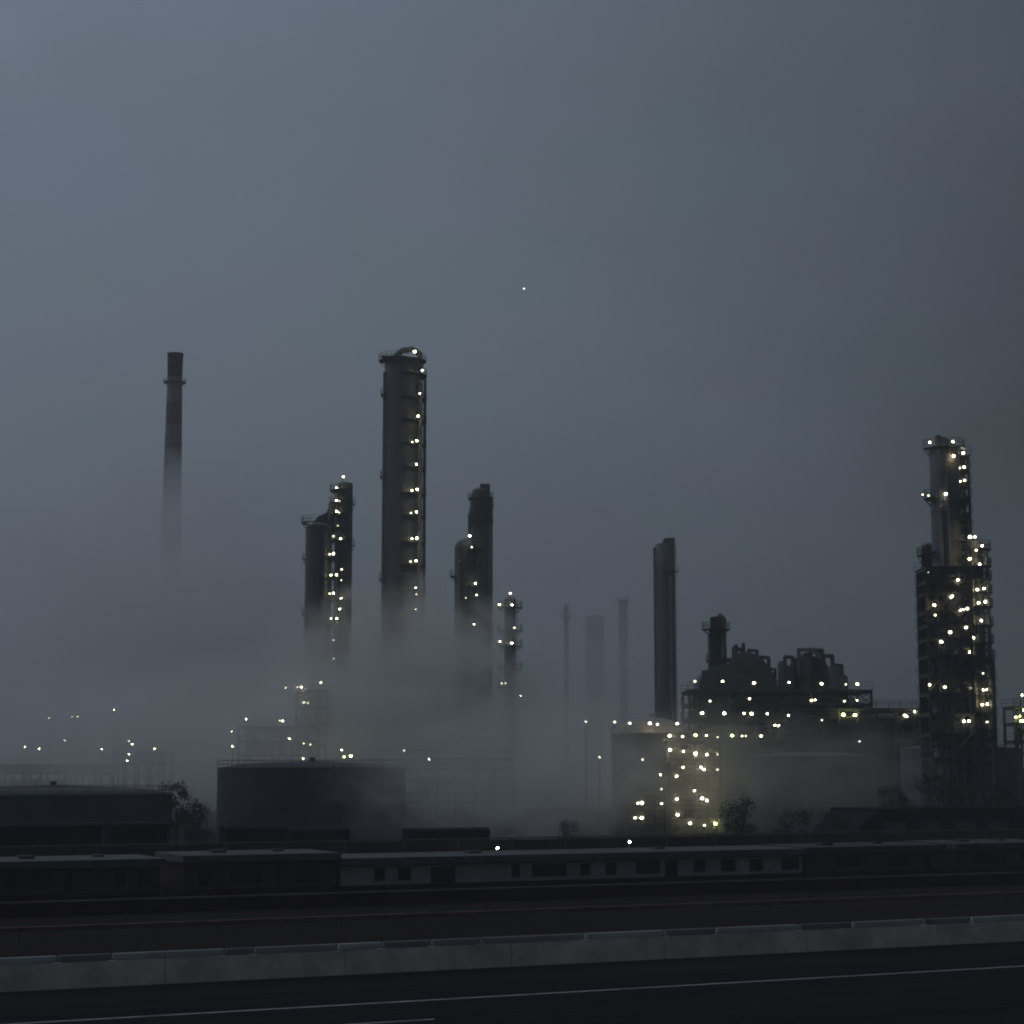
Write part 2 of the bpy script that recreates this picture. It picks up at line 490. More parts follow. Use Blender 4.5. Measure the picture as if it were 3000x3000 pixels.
def wagon(label, px0, px1, py_top):
    a = on_line(px0, 2440, PW, U); c = on_line(px1, 2440, PW, U)
    x0, x1 = (a - PW).dot(U), (c - PW).dot(U); Lx = x1 - x0
    zt = on_line((px0 + px1) / 2, py_top, PW, U).z
    r = thing('freight_wagon', label, 'wagon', (PW + U * x0)[:2] + (0,), ANG, 'black wagons on the siding')
    b = MB(); b.box((Lx / 2, 0, (1.1 + zt - .3) / 2), (Lx - .3, 2.9, zt - .3 - 1.1))
    n = int(Lx / 1.2)
    for i in range(n + 1):
        x = .15 + (Lx - .3) * i / n
        b.box((x, -1.49, (1.1 + zt - .3) / 2), (.12, .09, zt - .3 - 1.1))
    b.build('body', M_WAGON, r)
    b = MB(); vs = []
    for x in (.05, Lx - .05):
        for k_ in range(7):
            a_ = math.pi * k_ / 6; vs.append((x, -1.55 * math.cos(a_), zt - .3 + .3 * math.sin(a_)))
    b.add(vs, [(i, i + 1, 8 + i, 7 + i) for i in range(6)] + [tuple(range(6, -1, -1)), tuple(range(7, 14))]); b.build('roof', M_WAGON, r)
    b = MB(); b.box((Lx / 2, -1.5, (1.3 + zt - .6) / 2), (2.6, .12, zt - 1.9)); b.build('door', M_WAGON, r)
    b = MB(); b.box((Lx / 2, 0, .98), (Lx, 2.4, .22)); b.build('underframe', M_STEEL, r)
    for x in (1.6, 3.4, Lx - 3.4, Lx - 1.6):
        b = MB()
        for y in (-.75, .75): b.bar((x, y - .06, .46), (x, y + .06, .46), .45, None, 16)
        b.bar((x, -.75, .46), (x, .75, .46), .08); b.build('wheelset', M_STEEL, r)


wagon('long black wagon at the left edge behind the brown wall', -190, 290, 2412)
wagon('shorter black wagon right of the long one at the left edge', 312, 482, 2407)
wagon('black wagon in front of the wide dark storage tank', 650, 820, 2418)
wagon('black wagon coupled right of the one before the wide tank', 838, 1012, 2424)
wagon('black wagon half lost in mist left of the lit steel frame', 1190, 1420, 2425)
# dark depot shed on the right
a = on_line(2500, 2440, PW, U); c = on_line(3060, 2440, PW, U)
x0 = (a - PW).dot(U); Lx = (c - PW).dot(U) - x0; zt = on_line(2850, 2366, PW, U).z
r = thing('depot_shed', 'large black shed with a sloping end at the right edge', 'building', (PW + U * x0)[:2] + (0,), ANG)
b = MB(); D_ = 9
pr = [(0, 0), (Lx, 0), (Lx, zt - .4), (3.4, zt - .4), (1.2, zt * .62), (0, zt * .35)]
vs = [(x, 0, z) for x, z in pr] + [(x, D_, z) for x, z in pr]
b.add(vs, [tuple(range(6)), tuple(range(11, 5, -1))] + [(i, 6 + i, 6 + (i + 1) % 6, (i + 1) % 6) for i in range(6)]); b.build('wall', M_WAGON, r)
b = MB(); b.box((Lx / 2 + 1.8, D_ / 2, zt - .2), (Lx - 3.2, D_ + .8, .4)); b.build('roof', M_WAGON, r)
for i in range(4):
    b = MB(); b.box((6 + i * 5.2, -.04, 1.8), (3.2, .1, 3.6))
    for j in range(7): b.box((6 + i * 5.2, -.11, .3 + j * .5), (3.1, .06, .06))
    b.build('shutter', M_STEEL, r)


# ------------------------------------------------------------------ storage tanks
def tank(label, px0, px1, py_top, Y, m=M_TANK, dome=.08, lst=(), rail=True, roof_m=None):
    pc = (px0 + px1) / 2
    t = W(pc, py_top, Y); d = Y * CP + (t.z - H) * SP
    R = (px1 - px0) / 2 * d / F; hh = t.z
    r = thing('storage_tank', label, 'storage tank', (t.x, t.y, 0))
    b = MB(); prof = [(R, 0)]
    nb = max(3, int(hh / 2.2))
    for i in range(1, nb + 1):
        z = hh * i / nb; prof += [(R, z - .12), (R, z - .06), (R + .04, z - .05), (R + .04, z)]
        if i < nb: prof += [(R, z + .01), (R, z + .07)]
    b.lathe(prof, n=56); b.build('shell', m, r)
    b = MB(); b.lathe([(R + .12, hh + .01), (R + .12, hh + .12), (R * .8, hh + R * dome * .5), (R * .45, hh + R * dome * .85), (.4, hh + R * dome), (.4, hh + R * dome + .5)], n=48)
    b.build('roof', roof_m or m, r)
    if rail:
        b = MB()
        for zz in (.6, 1.1): b.hoop(R + .1, hh + zz, 0, 360, .035)
        for i in range(30):
            a_ = 2 * math.pi * i / 30; b.bar(((R + .1) * math.cos(a_), (R + .1) * math.sin(a_), hh), ((R + .1) * math.cos(a_), (R + .1) * math.sin(a_), hh + 1.1), .03, None, 4)
        b.build('railing', M_STEEL, r)
    b = MB(); n = 26      # spiral stair
    for i in range(n):
        a_ = math.radians(-150 + 80 * i / n); z = hh * (i + .5) / n
        b.box(((R + .5) * math.cos(a_), (R + .5) * math.sin(a_), z), (.8, .45, .06), 0, a_)
        b.bar(((R + .9) * math.cos(a_), (R + .9) * math.sin(a_), z), ((R + .9) * math.cos(a_), (R + .9) * math.sin(a_), z + 1), .03, None, 4)
    b.build('stair', M_STEEL, r)
    lamps(r, Y - R - .6, lst)
    return r


tank('wide dark storage tank left of centre behind the black wagons', 640, 1190, 2252, 262)
tank('low dark storage tank at the left edge behind the long wagon', -190, 500, 2328, 246)
tank('dim storage tank in the mist right of the wide dark tank', 1195, 1480, 2262, 335)
tank('pale domed tank with lit roof beside the lit steel frame', 1790, 2025, 2150, 280, mat('tank_dark_body', (.08, .075, .075), .7, 0, .25, .2), .42,
     [(1845, 2119, 'd', 1.3), (1904, 2119, 'w', 1.15), (1926, 2122, 'd', 1.2), (1984, 2120, 'w', 1.0)], True, mat('tank_lit_roof', (.42, .36, .33), .7, 0, .15, .2))  # warm lamplit look put into the roof colour, body kept dark
tank('dark storage tank in front of the pipe bridge right of the lit frame', 2190, 2560, 2218, 285)
tank('dark storage tank under the tall lamp lit column', 2640, 2990, 2195, 275, M_SHELL2)


# ------------------------------------------------------------------ columns
def platform(r0, z, a0, a1, wdt=1.3, c=(0, 0)):
    b = MB(); b.ring(r0 + .02, r0 + wdt, z, .12, a0, a1, c)
    for hh in (.55, 1.1): b.hoop(r0 + wdt - .05, z + .12 + hh, a0, a1, .04, c)
    n = max(3, int((a1 - a0) / 14))
    for i in range(n + 1):
        a_ = math.radians(a0 + (a1 - a0) * i / n); q = r0 + wdt - .05
        b.bar((c[0] + q * math.cos(a_), c[1] + q * math.sin(a_), z + .1), (c[0] + q * math.cos(a_), c[1] + q * math.sin(a_), z + 1.22), .035, None, 4)
        if i % 2 == 0:
            b.bar((c[0] + r0 * math.cos(a_), c[1] + r0 * math.sin(a_), z - 1.0), (c[0] + (r0 + wdt - .1) * math.cos(a_), c[1] + (r0 + wdt - .1) * math.sin(a_), z), .06, None, 4)
    return b


def column(name, label, cat, px0, px1, py_top, Y, m=M_SHELL, plats=(), head=.5, pipes=(), lst=(), wall_off=1.0, cone=None, group=None, ladder=25):
    """plats: (py, a0, a1, width); pipes: (angle, radius, py_top, gap)"""
    pc = (px0 + px1) / 2
    t = W(pc, py_top, Y); d = Y * CP + (t.z - H) * SP
    R = (px1 - px0) / 2 * d / F; hh = t.z
    r = thing(name, label, cat, (t.x, t.y, 0), 0, group)
    hs = hh - R * head
    prof = [(R * 1.12, 0), (R * 1.0, 3.0)]
    z = 6.0
    while z < hs - 3:
        prof += [(R, z - .06), (R, z), (R + .05, z + .02), (R + .05, z + .22), (R, z + .24), (R, z + .30)]; z += 6.5
    prof.append((R, hs))
    for i in range(1, 7):
        a_ = math.pi / 2 * i / 6; prof.append((max(.05, R * math.cos(a_)), hs + R * head * math.sin(a_)))
    b = MB(); b.lathe(prof, n=36); b.build('shell', m, r)
    zs = lambda py: W(pc, py, Y).z
    for it in plats:
        py, a0, a1, wd = it
        platform(R, zs(py), a0, a1, wd).build('platform', M_GRATE, r)
    for ang, pr_, pyt, gap in pipes:
        a_ = math.radians(ang); q = R + gap + pr_; x, y = q * math.cos(a_), q * math.sin(a_); zt_ = zs(pyt)
        b = MB(); b.path([(x, y, .3), (x, y, zt_ - .6), ((R * .5) * math.cos(a_), (R * .5) * math.sin(a_), zt_ + .1)], pr_, 12)
        b.build('pipe', M_PIPE, r)
    if ladder is not None:
        a_ = math.radians(ladder); b = MB(); q = R + .35; tx, ty = -math.sin(a_) * .28, math.cos(a_) * .28
        cx, cy = q * math.cos(a_), q * math.sin(a_)
        for s_ in (-1, 1): b.bar((cx + tx * s_, cy + ty * s_, 2), (cx + tx * s_, cy + ty * s_, hs), .05, None, 4)
        z = 2.5
        while z < hs: b.hoop(.42, z, 0, 360, .03, (cx + .3 * math.cos(a_), cy + .3 * math.sin(a_))); z += 1.4
        b.build('ladder', M_STEEL, r)
    lamps(r, Y - R - wall_off, lst)
    r['R'] = R
    return r


def py_list(a, b_, n): return [a + (b_ - a) * i / (n - 1) for i in range(n)]


# 1 main column
lm = [(1215, 1030, 'w', 1.5), (1237, 1085, 'w', 1.0), (1230, 1153, 'w', .85), (1225, 1219, 'o', 1.15), (1221, 1291, 'w', 1.05), (1208, 1295, 'd', 1.0),
      (1220, 1360, 'w', .95), (1222, 1434, 'w', 1.1), (1207, 1437, 'w', .8), (1220, 1500, 'w', .95), (1204, 1503, 'd', .9), (1221, 1577, 'w', 1.15), (1207, 1578, 'w', .8),
      (1219, 1643, 'w', 1.0), (1203, 1645, 'd', 1.0), (1218, 1722, 'w', .9), (1220, 1741, 'd', .9), (1218, 1785, 'w', .8), (1222, 1860, 'w', .8), (1218, 1930, 'w', .8)]
main = column('distillation_column', 'tallest broad dark column with a vertical row of lights down its right side', 'column', 1127, 1232, 1046, 350,
              plats=[(1060, -200, 40, 1.1)] + [(y, -88, 42, 1.25) for y in (1103, 1172, 1238, 1308, 1377, 1452, 1518, 1594, 1660, 1735, 1805, 1880, 1950, 2020, 2090, 2160)] +
              [(1160, 150, 215, .7), (1400, 150, 215, .7), (1700, 150, 215, .7)],
              head=.35, pipes=[(-35, .42, 1120, .5), (10, .3, 1100, .6), (-150, .25, 1090, .15)], lst=lm)
# flat platform sticking out at the head and the davit hump
p = W(1160, 1054, 350) - main.location
b = MB(); b.box((p.x - .2, p.y - 1, p.z), (4.6, 4.2, .28))
for i in range(6): b.bar((p.x - 2.4 + i * .9, p.y - 3.0, p.z), (p.x - 2.4 + i * .9, p.y - 3.0, p.z + .75), .04, None, 4)
b.build('top_deck', M_STEEL, main)
p = W(1198, 1046, 350) - main.location
b = MB(); b.path([(p.x - 2.6, p.y, p.z - 1.2), (p.x - 2.4, p.y, p.z + .35), (p.x - 1.2, p.y, p.z + 1.25), (p.x + .6, p.y, p.z + 1.5), (p.x + 2.0, p.y, p.z + .6), (p.x + 2.2, p.y, p.z - 2.5)], .55, 10)
b.build('overhead_pipe', M_PIPE, main)

# 2 left pair
lm = [(1006, 1397, 'w', 1.0), (986, 1429, 'w', .85), (986, 1466, 'w', 1.0), (995, 1469, 'd', 1.1), (986, 1498, 'w', 1.0), (994, 1503, 'd', 1.2), (990, 1541, 'd', .9),
      (998, 1579, 'w', 1.05), (1001, 1668, 'd', 1.1), (999, 1753, 'w', .9), (995, 1784, 'w', .9), (1000, 1700, 'd', .7)]
c2 = column('distillation_column', 'taller slim column of the left pair with light at its tip', 'column', 990, 1034, 1412, 345, M_SHELL2,
            plats=[(y, -250, -60, 1.5) for y in (1440, 1476, 1510, 1548, 1587, 1640, 1690, 1760, 1830, 1900, 1970)] + [(1480, -60, 10, .5), (1600, -60, 10, .5)],
            head=.4, pipes=[(-140, .28, 1440, .3), (-170, .4, 1470, .9)], lst=lm, ladder=-100)
b = MB(); p = W(1006, 1401, 345) - c2.location; b.bar((p.x, p.y - 1, p.z - 3), (p.x, p.y - 1, p.z), .08); b.build('lamp_post', M_STEEL, c2)
b = MB()   # sloped stair tower between the two
q = [W(x, y, 345) - c2.location for x, y in ((915, 1532), (930, 1512), (955, 1500), (965, 1475), (975, 1470), (990, 1470), (990, 1560), (915, 1560))]
b.add([(v_.x, v_.y + .8, v_.z) for v_ in q] + [(v_.x, v_.y + 3.0, v_.z) for v_ in q], [tuple(range(8)), tuple(range(15, 7, -1))] + [(i, (i + 1) % 8, 8 + (i + 1) % 8, 8 + i) for i in range(8)])
b.build('transfer_duct', M_SHELL2, c2)
lm = [(977, 1571, 'd', .9), (977, 1622, 'w', 1.0), (966, 1624, 'd', 1.1), (986, 1684, 'w', 1.05), (970, 1685, 'w', .8), (977, 1738, 'w', 1.0), (966, 1739, 'd', 1.0),
      (987, 1812, 'w', 1.05), (970, 1812, 'd', 1.3), (977, 1875, 'd', 1.0), (978, 1930, 'd', 1.0)]
column('distillation_column', 'shorter broad column on the left of the left pair, top rounded', 'column', 896, 972, 1530, 341, M_SHELL2,
       plats=[(1534, 120, 330, .8)] + [(y, -80, 20, 1.5) for y in (1636, 1698, 1752, 1826, 1890, 1950, 2010)] + [(1640, 160, 200, .5), (1800, 160, 200, .5)],
       head=.55, pipes=[(-60, .35, 1560, .25)], lst=lm, ladder=-60)

# 3 far chimney with bands
t = W(514, 1036, 600); zz = lambda py: W(514, py, 600).z
r = thing('banded_chimney', 'lone tall chimney with dark top and faint red bands fading into fog', 'chimney', (t.x, t.y, 0))
kp = 600 / F * 1.03
edges = [(1036, 22.5), (1106, 21.5), (1180, 22.5), (1245, 23.5), (1300, 24.5), (1380, 25.5), (1460, 26.5), (1560, 28), (1680, 30), (1800, 32), (1950, 34), (2100, 36), (2346, 40)]
mm = [M_SOOT, M_WHITE, M_RED, M_WHITE, M_RED, M_RED, M_WHITE, M_RED, M_WHITE, M_RED, M_WHITE, M_RED]
for i in range(len(edges) - 1):
    (ya, ra), (yb, rb) = edges[i], edges[i + 1]
    b = MB(); za, zb = zz(ya), max(0, zz(yb))
    if i == 0: b.lathe([(rb * kp, zb), (ra * kp * .97, (za + zb) / 2), (ra * kp * 1.0, za - 1), (ra * kp * 1.05, za - .4), (ra * kp * 1.05, za), (ra * kp * .8, za), (ra * kp * .8, za - 1)], n=32)
    else: b.lathe([(rb * kp, zb), (ra * kp, za)], n=32)
    b.build('band', mm[i], r)
platform(22 * kp, zz(1121), 0, 360, 1.2).build('platform', M_STEEL, r)

# 4 centre pair
c4 = column('distillation_column', 'grey column with bulging head behind the small dark column right of the tallest', 'column', 1383, 1433, 1428, 385, M_SHELL,
            plats=[(1462, 0, 360, .9), (1488, -120, 60, 1.0), (1512, -200, 0, .7), (1534, 0, 360, .9)], head=.5,
            pipes=[(-170, .4, 1500, .1), (-20, .35, 1452, .2)], lst=[])
b = MB(); R4 = c4['R']; z1_, z0_ = W(1408, 1450, 385).z, W(1408, 1530, 385).z
b.lathe([(R4, z0_ - .5), (R4 * 1.28, z0_ + .6), (R4 * 1.3, (z0_ + z1_) / 2), (R4 * 1.12, z1_), (R4 * .98, z1_ + .4)], n=32)
b.build('head_jacket', M_SHELL2, c4)
b = MB(); p = W(1424, 1424, 385) - c4.location; b.box((p.x - .2, p.y, p.z - 1.0), (2.0, 2.2, 2.6)); b.build('top_nozzle', M_SHELL2, c4)
column('distillation_column', 'small dark round topped column with one bright light at its top right', 'column', 1332, 1397, 1578, 362, M_SHELL2,
       plats=[(y, -80, 60, 1.2) for y in (1612, 1660, 1722, 1756, 1800, 1842, 1900)] + [(1690, 150, 215, .9)], head=.9, pipes=[(-30, .3, 1610, .2), (-120, .25, 1640, .15)],
       lst=[(1376, 1570, 'w', 1.25), (1382, 1603, 'd', 1.0), (1393, 1709, 'w', 1.1), (1396, 1743, 'd', 1.2), (1389, 1829, 'w', .95), (1365, 1752, 'd', .6)])
column('distillation_column', 'short slim column with paired lights standing right of the small dark column', 'column', 1478, 1510, 1748, 356, M_SHELL,
       plats=[(y, -210, 30, 1.3) for y in (1782, 1850, 1895, 1960, 2015)], head=.6, pipes=[(-120, .22, 1790, .2)],
       lst=[(1495, 1738, 'w', .95), (1463, 1771, 'w', 1.1), (1500, 1772, 'w', 1.0), (1507, 1839, 'd', 1.2), (1465, 1879, 'w', 1.1), (1499, 1884, 'w', 1.15), (1470, 2002, 'd', 1.1), (1481, 2002, 'd', 1.1), (1525, 2038, 'w', .9)])
# 5 faint ones
column('distillation_column', 'very faint thin column in the mist right of the paired light column', 'column', 1652, 1666, 1770, 640, M_SHELL, plats=[(1806, 0, 360, 1.2)], head=.5, ladder=None)
column('distillation_column', 'very faint broad low column in the mist between two thin ones', 'column', 1714, 1770, 1800, 1150, M_SHELL, plats=[(1830, 0, 360, .8)], head=.3, ladder=None)
column('distillation_column', 'faint thin column with a dark head left of the plain dim column', 'column', 1812, 1838, 1756, 560, M_SHELL2,
       plats=[(1762, 0, 360, .6), (1812, 0, 360, .6)], head=.3, ladder=None)
# 6 plain dim column
c6 = column('distillation_column', 'plain dim column without lights right of centre, top cut aslant', 'column', 1921, 1977, 1592, 430, M_SHELL,
            plats=[(1678, -110, -20, 1.0), (1672, 150, 200, .6), (1620, 20, 90, .6)], head=.12, pipes=[(-70, .35, 1690, .2), (-170, .3, 1600, .1)])
b = MB(); p = W(1949, 1594, 430) - c6.location; R6 = c6['R']
b.add([(-R6 * .55, -1.6, p.z - .4), (R6 * .95, -1.6, p.z - .4), (R6 * .95, -1.6, p.z + 1.25), (-R6 * .1, -1.6, p.z + 1.25),
       (-R6 * .55, 1.6, p.z - .4), (R6 * .95, 1.6, p.z - .4), (R6 * .95, 1.6, p.z + 1.25), (-R6 * .1, 1.6, p.z + 1.25)],
      [(0, 1, 2, 3), (7, 6, 5, 4), (0, 4, 5, 1), (1, 5, 6, 2), (2, 6, 7, 3), (3, 7, 4, 0)])
b.build('top_hood', M_SHELL2, c6)

# 7 short chimney of the heater and heater bodies
YH = 312


def prism(pts, Y, dep, name, m, root):
    q = [W(x, y, Y) - root.location for x, y in pts]; n = len(q)
    b = MB(); b.add([tuple(v_) for v_ in q] + [(v_.x, v_.y + dep, v_.z) for v_ in q],
                    [tuple(range(n)), tuple(range(2 * n - 1, n - 1, -1))] + [(i, n + i, n + (i + 1) % n, (i + 1) % n) for i in range(n)])
    return b.build(name, m, root)


column('vent_stack', 'short dark stack with ring platform above the process deck', 'stack', 2080, 2114, 1806, YH + 4, M_SOOT,
       plats=[(1845, 0, 360, 1.4), (1868, -60, 60, .7), (1938, 0, 360, .8)], head=.25, pipes=[(-10, .35, 1802, .05), (-160, .25, 1850, .05)], ladder=-80)
heater = thing('fired_heater', 'dark humped furnace block with sloping roof below the short stack', 'furnace', (*W(2150, 2000, YH)[:2], 0))
prism([(2045, 2030), (2049, 2000), (2058, 1978), (2072, 1962), (2090, 1951), (2112, 1945), (2150, 1948), (2150, 2465), (2045, 2465)], YH + 1, 9, 'convection_box', M_SHELL2, heater)
prism([(2140, 2030), (2142, 1940), (2150, 1924), (2164, 1913), (2182, 1908), (2200, 1911), (2218, 1920), (2236, 1934), (2252, 1951), (2265, 1971), (2275, 1995), (2282, 2022), (2284, 2465), (2140, 2465)], YH, 10, 'radiant_box', M_SHELL2, heater)
b = MB()
for px_, py_ in ((2160, 1900), (2182, 1896), (2222, 1916)):
    p = W(px_, py_, YH) - heater.location; b.bar((p.x, p.y + 2, p.z - 2), (p.x, p.y + 2, p.z + .8), .45, .3, 10)
b.build('vent', M_STEEL, heater)
b = MB()
for py_ in (1955, 1995, 2040):
    p0 = W(2146, py_, YH) - heater.location; p1 = W(2284 if py_ > 1960 else 2240, py_, YH) - heater.location
    b.box(((p0.x + p1.x) / 2, p0.y - .5, p0.z), (p1.x - p0.x, .9, .15)); b.bar((p0.x, p0.y - .9, p0.z + 1.1), (p1.x, p0.y - .9, p0.z + 1.1), .05)
b.build('walkway', M_GRATE, heater)

rnd = random.Random(5)
def loops(root, spots, name='roof_pipe'):
    for px_, py_, w_, h_, rr in spots:
        a_ = W(px_, py_, YH + 2.5) - root.location; w_, h_ = w_ * YH / F, h_ * YH / F; y_ = a_.y + rnd.uniform(-1.5, 1.5)
        b = MB(); b.path([(a_.x, y_, a_.z - 4), (a_.x, y_, a_.z + h_), (a_.x + w_, y_, a_.z + h_ * .8), (a_.x + w_, y_, a_.z - 5)], rr, 8)
        b.build(name, M_STEEL, root)
loops(heater, [(2060, 1975, 22, 8, .22), (2120, 1945, 30, 14, .3), (2152, 1915, 24, 16, .35), (2196, 1915, 26, 12, .25), (2232, 1938, 22, 14, .3), (2258, 1968, 16, 10, .25)])
pc = W(2385, 1926, YH); dR = YH / F * 1.03
reg = thing('reactor_vessel', 'bulky black domed vessel with stepped pipes on its shoulder right of the furnace', 'vessel', (pc.x, pc.y + 6, 0))
b = MB(); R = 62 * dR; zt = W(2385, 1916, YH).z; zb = W(2385, 1990, YH).z
b.lathe([(R * .95, 0), (R, 2), (R * 1.05, zb - 2), (R * 1.02, zb + 1.4), (R * .93, zt - 1.9), (R * .80, zt - 1.0), (R * .6, zt - .35), (R * .3, zt - .05), (.2, zt)], n=36)
b.build('shell', M_SOOT, reg)
b = MB()
for px_, py_, rr in ((2292, 1936, .8), (2308, 1950, 1.0), (2362, 1912, .9), (2440, 1952, 1.3), (2466, 1976, 1.0)):
    p = W(px_, py_, YH + 3) - reg.location; b.lathe([(rr, 0), (rr, p.z - .4), (rr * .5, p.z)], (p.x, p.y, 0), 12)
b.build('cyclone_pipe', M_SHELL2, reg)
b = MB(); p = W(2362, 1908, YH + 3) - reg.location
b.path([(p.x - 1.4, p.y - 1, p.z - 4), (p.x - 1.4, p.y - 1, p.z + .2), (p.x + 1.0, p.y - 1, p.z + .2), (p.x + 2.2, p.y - 1, p.z - 1.2)], .35, 10); b.build('overhead_pipe', M_PIPE, reg)
loops(reg, [(2296, 1932, 22, 6, .3), (2325, 1942, 20, 12, .25), (2378, 1912, 34, 9, .4), (2414, 1930, 26, 10, .35), (2446, 1955, 24, 8, .3)], 'riser_pipe')
platform(R * 1.06, W(2385, 1985, YH).z, -200, 40, 1.0).build('platform', M_GRATE, reg)


# ------------------------------------------------------------------ steel structures with decks
def frame(label, px0, px1, Y, dep, levels, bays, lst=(), equip=.8, rail=True, seed=1, m=M_STEEL, cat='steel structure', name='steel_structure', infill=0.0, em=None):
    rnd = random.Random(seed)
    a, c = W(px0, levels[0], Y), W(px1, levels[0], Y)
    r = thing(name, label, cat, (a.x, Y, 0)); Lx = c.x - a.x
    zs = sorted(W((px0 + px1) / 2, py, Y).z for py in levels); zt = zs[-1]
    b = MB(); b.box((0, 0, zt / 2), (.35, .35, zt)); um = b.mesh('upright', m)
    for i in range(bays + 1):
        for y in (0, dep): link('upright', um, r, (Lx * i / bays, y, 0))
    b = MB()
    for z in zs:
        for y in (0, dep): b.box((Lx / 2, y, z - .2), (Lx, .28, .4))
        for i in range(bays + 1): b.box((Lx * i / bays, dep / 2, z - .22), (.26, dep - .3, .34))
    for i in range(0, bays, 2):
        zz_ = [0] + zs
        for z0_, z1_ in zip(zz_, zz_[1:]): b.bar((Lx * i / bays, -.05, z0_ + .1), (Lx * (i + 1) / bays, -.05, z1_ - .3), .09, None, 5)
    b.build('beam', m, r)
    for z in zs:
        b = MB(); b.box((Lx / 2, dep / 2, z + .05), (Lx + .6, dep + .9, .08)); b.build('deck', M_GRATE, r)
        if rail:
            b = MB()
            for hh in (.6, 1.15): b.bar((-.3, 0, .09 + hh), (Lx + .3, 0, .09 + hh), .045, None, 4)
            n = max(2, int(Lx / 1.8))
            for i in range(n + 1):
                x = -.3 + (Lx + .6) * i / n; b.bar((x, 0, .09), (x, 0, 1.24), .04, None, 4)
            rm = b.mesh('railing', M_STEEL); link('railing', rm, r, (0, -.42, z)); link('railing', rm, r, (0, dep + .42, z))
    zz_ = [0] + zs[:-1]; tops = zs
    k_ = 0
    for z0_, z1_ in zip(zz_, tops):
        gap = z1_ - z0_ - .5
        x = .8
        while x < Lx - 1.5:
            w_ = rnd.uniform(1.2, 4.0)
            if rnd.random() < equip and gap > 1.0:
                rr = min(gap * .38, rnd.uniform(.5, 1.3)); y = dep * rnd.uniform(.35, .7); b = MB()
                if rnd.random() < .5:
                    b.bar((x, y, z0_ + .2 + rr), (min(x + w_, Lx - .5), y, z0_ + .2 + rr), rr, None, 16); b.box((x + w_ * .3, y, z0_ + .25), (.3, rr, .5)); nm = 'exchanger'
                else:
                    b.lathe([(rr * .8, z0_ + .1), (rr * .8, z0_ + gap * .75), (rr * .4, z0_ + gap * .92), (.08, z0_ + gap * .95)], (x + rr, y, 0), 16); nm = 'drum'
                b.build(nm, em or (M_PIPE if rnd.random() < .35 else M_SHELL2), r)
            x += w_ + rnd.uniform(.3, 1.2)
        b = MB()
        for q_ in range(3):
            z = z0_ + gap * rnd.uniform(.4, .95); y = rnd.uniform(.5, dep * .6); b.bar((rnd.uniform(0, Lx * .3), y, z), (rnd.uniform(Lx * .6, Lx), y, z), rnd.uniform(.1, .3), None, 8)
        b.build('pipe', M_PIPE, r)
    if infill:
        b = MB()
        b.box((Lx / 2, dep + .6, zt * infill / 2), (Lx, .2, zt * infill)); b.build('wind_screen', M_SHELL2, r)
    b = MB()    # stair flights between decks at the right end
    for j, (z0_, z1_) in enumerate(zip(zz_, tops)):
        x0_, x1_ = (Lx - 3.2, Lx - .4) if j % 2 else (Lx - .4, Lx - 3.2)
        for y in (-.95, -.5): b.bar((x0_, y, z0_ + .1), (x1_, y, z1_ + .1), .07, None, 5)
        b.bar((x0_, -.95, z0_ + 1.1), (x1_, -.95, z1_ + 1.1), .04, None, 4)
    b.build('stair', M_STEEL, r)
    lamps(r, Y - .6, lst)
    return r


# big deck unit on the right of centre
LD = [(2036, 1996, 'd', 1.2), (2117, 1996, 'w', .95), (2209, 2001, 'w', 1.15), (2312, 1999, 'w', .9), (2407, 2003, 'w', 1.1), (2478, 2005, 'd', .9), (2512, 2004, 'w', 1.15),
      (2080, 2054, 'd', 1.2), (2196, 2047, 'd', 1.3), (2377, 2052, 'w', .9), (2388, 2051, 'w', .85), (2474, 2054, 'd', 1.2), (2511, 2052, 'w', .7)]
frame('wide upper process deck with a row of white lights under furnace and vessel', 2020, 2552, 303, 12, [2022, 2062, 2105], 9, LD, .9, seed=3)
LD = [(2057, 2089, 'w', 1.3), (2122, 2090, 'w', 1.35), (2180, 2090, 'w', .85), (2202, 2091, 'w', 1.4), (2248, 2091, 'w', .8), (2310, 2096, 'w', .9), (2270, 2125, 'w', .85), (2281, 2126, 'w', .8),
      (2038, 2154, 'g', 1.35), (2070, 2155, 'w', .9), (2145, 2155, 'g', 1.4), (2174, 2156, 'w', .7), (2185, 2156, 'd', .9), (2230, 2156, 'w', .95), (2102, 2160, 'd', .7)]
frame('dark lower deck block with yellowish lights below the furnace', 2018, 2300, 292, 9, [2110, 2172, 2250, 2330], 6, LD, 1.0, seed=5)
frame('dark pipe bridge with a pair of greenish floodlights right of the deck block', 2290, 2735, 298, 8, [2076, 2120, 2170], 8,
      [(2471, 2094, 'g', 1.5), (2505, 2095, 'g', 1.5), (2651, 2096, 'w', 1.2), (2657, 2099, 'd', 1.2), (2680, 2085, 'w', .8), (2518, 2172, 'd', .8), (2408, 2110, 'd', .7)], 1.0, seed=8, infill=.95)
